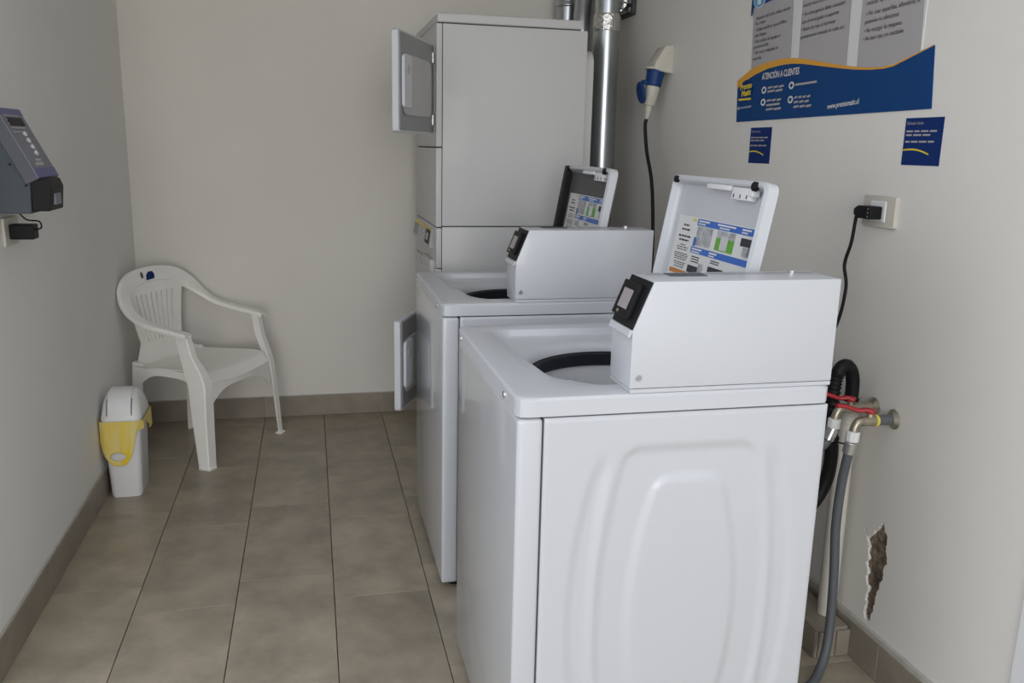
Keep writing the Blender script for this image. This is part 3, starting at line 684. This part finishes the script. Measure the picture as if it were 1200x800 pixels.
# ================================================================== payment terminal on the left wall
t = thing('payment_terminal', 'dark grey wall-mounted payment terminal with a sloping button panel', 'terminal', (XL, 2.65, 1.20))
L = (-XL, -2.65, -1.20); ya, yb = 2.55, 2.748
obj('housing', prism([(XL, 1.200), (-.732, 1.200), (-.728, 1.288), (-.830, 1.455), (XL, 1.460)], ya+.006, yb-.006, 1, .002, 1), M_DISP, t, L)
A = Vector((-.704, 0, 1.293)); B = Vector((-.793, 0, 1.478)); sl = (B-A).normalized(); nn = Vector((sl.z, 0, -sl.x)); Ls = (B-A).length
def slab(name, s0, s1, y0, y1, h0, h1, m, par, bev=.001):
    b = bx(y0, y1, s0, s1, h0, h1, bev, 1)
    for v in b.verts: v.co = A + sl*v.co.y + nn*v.co.z + Vector((0, v.co.x, 0))
    return obj(name, b, m, par, L if par is t else None)
cov = slab('cover', 0, Ls, ya, yb, -.036, -.002, M_DISPC, t, .002)
face = slab('button_panel', .002, Ls-.002, ya+.002, yb-.002, -.003, 0, M_DFACE, cov)
slab('blue_band', .003, .030, ya+.003, yb-.003, -.001, .0012, M_DPURP, face, .0004)
slab('blue_band', Ls-.022, Ls-.003, ya+.003, yb-.003, -.001, .0012, M_DPURP, face, .0004)
slab('display', Ls-.052, Ls-.030, ya+.04, yb-.04, -.001, .003, M_BLACK, face, .0005)
for k in range(4):
    b = cyl((0, 0, 0), (0, 0, .007), .008, 16, bev=.0015)
    for v in b.verts: v.co = A + sl*(.072+.0185*k+v.co.y) + nn*v.co.z + Vector((0, 2.652+v.co.x, 0))
    obj('button', b, M_BUTTON, cov, smooth=40)
for k in range(5): slab('print_line', .135+.012*k-.002, .138+.012*k-.002, ya+.03, yb-.05, -.001, .001, M_LGREY, face, .0002)
slab('print_line', .038, .046, ya+.05, yb-.08, -.001, .001, M_LGREY, face, .0002); slab('print_line', .050, .056, ya+.07, yb-.08, -.001, .001, M_LGREY, face, .0002)
obj('card_reader', prism([(-.732, 1.206), (-.688, 1.206), (-.682, 1.270), (-.690, 1.292), (-.732, 1.292)], ya+.012, yb-.05, 1, .004, 2), M_BLACK, t, L)
obj('reader_window', bx(-.6872, -.6800, ya+.05, yb-.095, 1.222, 1.252, .001, 1), M_DFACE, t, L)
obj('rivet', cyl((-.772, ya+.007, 1.33), (-.772, ya+.002, 1.33), .003, 10), M_BLACK, t, L)
obj('rivet', cyl((-.738, ya+.007, 1.275), (-.738, ya+.002, 1.275), .003, 10), M_BLACK, t, L)
obj('lock', cyl((-.800, ya-.001, 1.395), (-.800, ya-.004, 1.395), .007, 14), M_CHROME, t, L)
t = thing('power_adapter', 'small black power adapter in a socket below the payment terminal', 'adapter', (XL, 2.70, 1.14))
L = (-XL, -2.70, -1.14)
obj('socket_plate', bx(XL, XL+.009, 2.64, 2.76, 1.10, 1.18, .003, 2), M_CREAM, t, L)
obj('adapter_body', bx(XL+.009, XL+.072, 2.672, 2.722, 1.118, 1.160, .004, 2), M_BLACK, t, L)
obj('cable', tube([(XL+.068, 2.69, 1.145), (XL+.088, 2.69, 1.15), (XL+.084, 2.69, 1.168), (XL+.055, 2.69, 1.172), (XL+.04, 2.69, 1.185), (XL+.035, 2.685, 1.199)], .0022, 6, 8), M_BLACK, t, L)

# ================================================================== poster and notices on the right wall
XP = XR-.0005
t = thing('wall_poster', 'large laundry rules poster, grey columns above a dark blue wave, on the right wall', 'poster', (XR, 2.39, 1.51))
L = (-XR, -2.39, -1.51)
pl = Plane((XP, 0, 0), (0, -1, 0), (0, 0, 1))
def W_(pts): return [(-y, z) for y, z in pts]
wave = [(2.893, 1.649), (2.797, 1.682), (2.73, 1.692), (2.658, 1.697), (2.59, 1.698), (2.528, 1.694), (2.455, 1.684), (2.383, 1.671), (2.315, 1.659), (2.252, 1.649), (2.2, 1.641), (2.152, 1.636), (2.11, 1.633), (2.079, 1.632), (2.04, 1.635), (1.996, 1.645), (1.945, 1.657), (1.894, 1.669)]
blue = [(2.890, 1.623), (2.83, 1.646), (2.765, 1.662), (2.69, 1.674), (2.602, 1.679), (2.54, 1.678), (2.476, 1.672), (2.42, 1.664), (2.358, 1.655), (2.28, 1.644), (2.209, 1.635), (2.14, 1.629), (2.078, 1.627), (2.04, 1.630), (1.996, 1.641), (1.945, 1.654), (1.894, 1.667)]
bm = prism([(y, z) for y, z in [(2.812, 1.66), (1.94, 1.60), (1.94, 2.30), (2.812, 2.30)]], XP-.0012, XR, 0)
sheet_o = obj('backing_sheet', bm, M_PWHITE, t, L)
bm = prism([(2.879, 1.508), (1.878, 1.518)] + blue[::-1], XP-.0018, XR, 0)
obj('blue_field', bm, M_BLUE, t, L)
pl.poly(W_(wave + blue[::-1]), 'orange_wave', M_ORANGE, t, 5, L)
pl.poly(W_([(2.800, 1.682), (2.735, 1.692), (2.658, 1.697), (2.55, 1.696), (2.562, 1.87), (2.562, 2.2), (2.822, 2.2), (2.815, 1.88)]), 'text_column', M_PGREY, t, 4, L)
pl.poly(W_([(2.503, 1.691), (2.383, 1.671), (2.248, 1.649), (2.256, 1.823), (2.256, 2.2), (2.522, 2.2)]), 'text_column', M_PGREY, t, 4, L)
pl.poly(W_([(2.198, 1.641), (2.152, 1.636), (2.079, 1.632), (1.996, 1.645), (1.943, 1.657), (1.951, 1.8), (1.951, 2.2), (2.216, 2.2)]), 'text_column', M_PGREY, t, 4, L)
# header tab at the top left
pl.poly(W_([(2.83, 1.86), (2.822, 1.853), (2.815, 1.880), (2.60, 1.893), (2.55, 1.91), (2.55, 2.2), (2.83, 2.2)]), 'header', M_BLUE, t, 6, L)
pl.disc(-2.775, 1.905, .030, 'header_icon', M_PWHITE, t, 7, rx=.042, loc=L); pl.disc(-2.775, 1.905, .027, 'header_icon', M_LBLUE, t, 8, rx=.037, loc=L)
pl.rect(-2.787, -2.763, 1.886, 1.935, 'header_icon', M_PWHITE, t, 9, loc=L)
# readable lettering
pl.text('ATENCIÓN A CLIENTES', -2.716, 1.641, .0285, M_PWHITE, t, 8, width=.228, slope=.012, bold=.0006, loc=L)
pl.text('www.prontomatic.cl', -2.318, 1.533, .021, M_PWHITE, t, 8, width=.150, slope=.06, bold=.0004, loc=L)
pl.disc(-2.822, 1.612, .036, 'emblem', M_NAVY, t, 6, rx=.046, loc=L)
pl.text('Pronto', -2.862, 1.616, .026, M_YELLOW, t, 8, width=.082, slope=.06, bold=.001, loc=L)
pl.text('Matic', -2.850, 1.594, .026, M_YELLOW, t, 8, width=.066, slope=.06, bold=.001, loc=L)
pl.rect(-2.870, -2.780, 1.580, 1.587, 'emblem_bar', M_YELLOW, t, 8, loc=L)
pl.text('@prontomatic', -2.874, 1.551, .0125, M_PWHITE, t, 8, width=.10, slope=.04, loc=L)
for a, b_ in ((-2.697, 1.607), (-2.527, 1.612), (-2.696, 1.568), (-2.526, 1.569)):
    pl.disc(a, b_, .0115, 'contact_icon', M_PWHITE, t, 7, rx=.0155, loc=L); pl.disc(a, b_, .0062, 'contact_icon', M_BLUE, t, 8, rx=.008, loc=L)
small = [(-2.672, 1.609, .105, 3), (-2.672, 1.597, .10, 2), (-2.505, 1.609, .125, 1), (-2.672, 1.568, .095, 3), (-2.672, 1.554, .09, 1), (-2.672, 1.540, .10, 2), (-2.503, 1.570, .095, 4), (-2.503, 1.556, .09, 3), (-2.503, 1.542, .105, 3)]
for a, b_, w, nw in small:
    c = a
    for k in range(nw):
        ww = w/nw-.006; pl.poly([(c, b_), (c+ww, b_+.002), (c+ww, b_+.0085), (c, b_+.0065)], 'print_line', M_PGREY, t, 8, L); c += w/nw
# bullet text of the three columns
def lines(a, rows):
    for z, s, w in rows: pl.text(s, -a, z, .0165, M_PTEXT, t, 6, width=w, slope=.025, loc=L)
lines(2.790, [(1.838, 'después del ciclo, debe retirar', .215), (1.822, 'la ropa', .065), (1.801, '• Debe verificar que el filtro', .20), (1.783, 'esté limpio', .075), (1.763, '• No utilizar el equipo si', .165), (1.746, 'presenta falla', .095), (1.727, '• No tocar máquina en', .16), (1.708, 'marcha', .055)])
lines(2.500, [(1.862, '• Lea el', .09), (1.838, 'instrucciones', .145), (1.812, '• En emergencia debe consultar', .22), (1.790, 'con el encargado o soporte', .19), (1.768, '• Retire la ropa al terminar', .18), (1.746, 'previamente revisada en cada uso', .225)])
lines(2.180, [(1.798, 'retirar la ropa', .11), (1.771, '• No usar zapatillas, alfombras ni', .215), (1.750, 'plumones ni cubrecamas', .14), (1.727, '• No recargar las máquinas', .155), (1.706, '• No lavar ropa con cascabeles', .165)])

def notice(label, y0, y1, z0, z1):
    t = thing('wall_notice', label, 'notice', (XR, (y0+y1)/2, z0), 0, 'small blue notices under the poster')
    L = (-XR, -(y0+y1)/2, -z0); w = y1-y0; h = z1-z0
    obj('sheet', bx(XR-.0015, XR, y0, y1, z0, z1), M_NAVY, t, L)
    pl = Plane((XR-.0015, y1, z0), (0, -1, 0), (0, 0, 1))
    pl.text('Estimado cliente:', .06*w, .86*h, .011, M_PGREY, t, 2, width=.44*w, loc=L)
    for b_, ws in ((.70, (.2, .16, .22, .2)), (.62, (.18, .24, .22)), (.48, (.14, .2, .22, .18))):
        c = .06*w
        for q in ws: pl.rect(c, c+q*w-.003, b_*h, b_*h+.0042, 'print_line', M_PGREY, t, 2, loc=L); c += q*w+.002
    up = [(.02+.70*k/10, .30+.035*math.sin(k/10*PI*.95)-.09*(k/10)**2) for k in range(11)]
    pl.poly([(a*w, b_*h) for a, b_ in up] + [(a*w, (b_+.035)*h) for a, b_ in up[::-1]], 'yellow_curve', M_YELLOW, t, 2, L)
    return t
notice('small dark blue notice below the left end of the wall poster', 2.630, 2.770, 1.369, 1.487)
notice('small dark blue notice below the right end of the wall poster', 1.828, 1.966, 1.382, 1.498)

# ================================================================== sockets and plugs on the right wall
t = thing('wall_socket', 'cream wall socket plate behind the nearest washing machine', 'socket', (XR, 2.02, 1.22))
L = (-XR, -2.02, -1.22)
pts = rrect(1.955, 2.088, 1.218, 1.300, .004, 3)
obj('plate', prism(pts, XR-.011, XR, 0, .003, 2), M_CREAM, t, L, 40)
obj('outlet', bx(XR-.014, XR-.010, 1.990, 2.055, 1.232, 1.286, .0015, 1), M_WPLAST, t, L)
t = thing('power_plug', 'black power plug with its cord hanging behind the nearest washing machine', 'plug', (XR-.03, 2.03, 1.25))
L = (-XR+.03, -2.03, -1.25)
obj('plug_body', prism([(2.000, 1.239), (2.000, 1.273), (2.055, 1.273), (2.072, 1.264), (2.072, 1.248), (2.055, 1.239)], XR-.052, XR-.0145, 0, .004, 2), M_BLACK, t, L, 40)
for z in (1.246, 1.256, 1.266): obj('contact', cyl((XR-.0525, 2.008, z), (XR-.0515, 2.008, z), .0024, 10), M_CHROME, t, L)
obj('cord', tube([(XR-.035, 2.066, 1.256), (XR-.036, 2.078, 1.243), (1.445, 2.085, 1.17), (1.443, 2.102, 1.106), (1.442, 2.083, 1.04), (1.43, 2.10, .92), (1.36, 2.13, .80), (1.22, 2.12, .70), (1.055, 2.08, .66)], .0048, 8, 10), M_BLACK, t, L, 60)

t = thing('industrial_socket', 'cream industrial wall socket with a blue collar and a plugged-in lead', 'socket', (XR, 3.47, 1.70))
L = (-XR, -3.47, -1.70)
a = Vector((1.468, 3.53, 1.80)); e = Vector((1.405, 3.53, 1.545)); d = (e-a).normalized()
bm = prism([(XR, 1.715), (XR, 1.83), (1.445, 1.825), (1.405, 1.76), (1.400, 1.735), (1.425, 1.725)], 3.475, 3.565, 1, .005, 2)
obj('mounting_box', bm, M_CREAM, t, L, 40)
q0 = Vector((1.428, 3.52, 1.75)); q1 = Vector((1.395, 3.52, 1.53)); d = (q1-q0).normalized()
obj('box_flange', cyl(q0+d*.012, q0+d*.022, .047, 28, bev=.002), M_CREAM, t, L, 40)
obj('blue_collar', cyl(q0+d*.022, q0+d*.085, .038, 28, r1=.034, bev=.003), M_BPLUG, t, L, 40)
cap = cyl(q0+d*.060+Vector((-.048, 0, -.0)), q0+d*.060+Vector((-.062, 0, -.004)), .036, 28, bev=.003)
for v in cap.verts:
    v.co.z = 1.640+(v.co.z-1.690)*1.25
obj('hinged_cap', cap, M_BPLUG, t, L, 40)
obj('cap_hinge', bx(1.366, 1.398, 3.508, 3.532, 1.672, 1.690, .003, 1), M_BPLUG, t, L)
obj('plug_grip', cyl(q0+d*.085, q0+d*.165, .031, 24, r1=.024, bev=.004), M_CREAM, t, L, 40)
obj('cable_gland', cyl(q0+d*.165, q0+d*.222, .016, 20, r1=.008, bev=.002), M_CREAM, t, L, 40)
obj('lead', tube([q0+d*.218, q0+d*.25, (1.396, 3.50, 1.40), (1.405, 3.45, 1.28), (1.40, 3.40, 1.13), (1.39, 3.36, .95), (1.37, 3.34, .70)], .0075, 8, 10), M_BLACK, t, L, 60)

# ================================================================== plumbing
# tiled plinth in the corner by the taps
t = thing('tiled_plinth', 'low tile-clad plinth on the floor under the drain standpipe', 'plinth', (1.42, 2.1, 0))
L = (-1.42, -2.1, 0)
obj('core', bx(1.366, 1.462, 1.932, 2.34, .001, .085), M_MORTAR, t, L)
obj('plinth_tile', bx(1.371, 1.424, 1.924, 1.932, .002, .082, .001, 1), M_BTILE, t, L)
obj('plinth_tile', bx(1.427, 1.4685, 1.924, 1.932, .002, .082, .001, 1), M_BTILE, t, L)
obj('plinth_tile', bx(1.358, 1.366, 1.928, 2.13, .002, .084, .001, 1), M_BTILE, t, L)
obj('plinth_tile', bx(1.358, 1.366, 2.133, 2.34, .002, .084, .001, 1), M_BTILE, t, L)
obj('plinth_tile', bx(1.360, 1.462, 1.928, 2.13, .085, .093, .001, 1), M_BTILE, t, L)
obj('plinth_tile', bx(1.360, 1.462, 2.133, 2.34, .085, .093, .001, 1), M_BTILE, t, L)
t = thing('drain_standpipe', 'cream plastic drain standpipe rising from the tiled plinth', 'pipe', (1.443, 2.005, .093))
L = (-1.443, -2.005, -.093)
bm = cyl((1.441, 2.005, .0935), (1.436, 2.005, .735), .026, 32); 
obj('pipe', bm, M_PVC, t, L, 40)
obj('socket_end', cyl((1.4362, 2.005, .68), (1.4358, 2.005, .742), .0295, 32, bev=.002), M_PVC, t, L, 40)
tg = obj('drain_hose', tube([(1.05, 2.02, .30), (1.18, 2.0, .34), (1.30, 1.985, .41), (1.365, 1.982, .49), (1.386, 1.985, .58), (1.376, 1.988, .70), (1.376, 1.992, .79), (1.392, 1.996, .835), (1.416, 2.0, .842), (1.437, 2.004, .815), (1.443, 2.005, .77), (1.440, 2.005, .735)], .019, 22, 14,
    rfun=lambda u, i: .0185+(.0022*math.sin(i*1.6) if .40 < u < .60 else 0)+(.004 if u > .955 else 0)), M_BLACK, None, smooth=60)
tg['label'] = 'black drain hose looping over into the cream standpipe'; tg['category'] = 'hose'
def make_tap(label, y, z, big):
    t = thing('wall_tap', label, 'tap', (XR, y, z), 0, 'taps behind the washing machine'); L = (-XR, -y, -z)
    obj('wall_flange', cyl((XR, y, z), (XR-.012, y, z), .027, 24, r1=.018, bev=.002), M_BRASS, t, L, 40)
    obj('nipple', cyl((XR-.012, y, z), (XR-.052, y, z), .0155, 8, bev=.001), M_BRASS if not big else M_GHOSE, t, L)
    if big: obj('seal_ring', cyl((XR-.052, y, z), (XR-.060, y, z), .0165, 18, bev=.001), M_YRING, t, L, 40)
    b = cyl((XR-.050, y, z), (XR-.098, y, z), .0135, 18, bev=.002); cyl((XR-.074, y, z), (XR-.074, y, z+.024), .009, 14, bm=b)
    tube([(XR-.092, y, z), (XR-.108, y, z-.003), (XR-.116, y, z-.016), (XR-.118, y, z-.030)], .0115, 5, 14, bm=b)
    obj('body', b, M_BRASS, t, L, 40)
    obj('coupling_nut', cyl((XR-.118, y, z-.026), (XR-.120, y, z-.054), .0175, 10, bev=.002), M_WPLAST, t, L)
    lev = tube([(XR-.074, y, z+.024), (XR-.085, y+.004, z+.030), (XR-.105, y+.010, z+.027), (XR-.135, y+.016, z+.036), (XR-.160, y+.02, z+.038)], .006, 6, 10)
    for v in lev.verts: v.co.y = y+.010+(v.co.y-y-.010)*1.5
    cyl((XR-.074, y, z+.020), (XR-.074, y, z+.032), .0125, 14, bm=lev, bev=.002)
    obj('lever', lev, M_RED, t, L, 50)
    return t
make_tap('nearer red-levered brass tap on the right wall, feeding the grey hose', 1.872, .727, True)
make_tap('farther red-levered brass tap, partly behind the washing machine edge', 1.957, .735, False)
def hose(label, pts, ferr):
    t = thing('inlet_hose', label, 'hose', pts[0]); L = tuple(-c for c in pts[0])
    obj('ferrule', cyl(pts[0], Vector(pts[0])+(Vector(pts[1])-Vector(pts[0])).normalized()*.034, .0165, 18, bev=.001), M_CHROME, t, L, 40)
    obj('hose', tube(pts, .0125, 10, 14), M_GHOSE, t, L, 60)
xh = XR-.121
hose('grey inlet hose hanging from the nearer tap down to the floor', [(xh, 1.872, .673), (xh+.000, 1.880, .63), (1.362, 1.893, .54), (1.362, 1.896, .42), (1.366, 1.888, .30), (1.366, 1.880, .19), (1.355, 1.865, .09), (1.325, 1.840, .035), (1.27, 1.80, .0135), (1.18, 1.77, .0135), (1.08, 1.76, .016)], 1)
hose('grey inlet hose running from the farther tap behind the washing machine', [(xh, 1.957, .681), (xh-.014, 1.957, .645), (1.29, 1.955, .57), (1.27, 1.93, .40), (1.20, 1.93, .30), (1.09, 1.93, .26)], 1)
tg = obj('cable_tie', tube([(1.300, 1.955, .640), (1.345, 1.955, .645), (1.40, 1.93, .640), (1.386, 1.895, .636), (1.358, 1.872, .640)], .0022, 5, 6), M_BLACK)
tg['label'] = 'thin black cable tie around the hoses'; tg['category'] = 'tie'
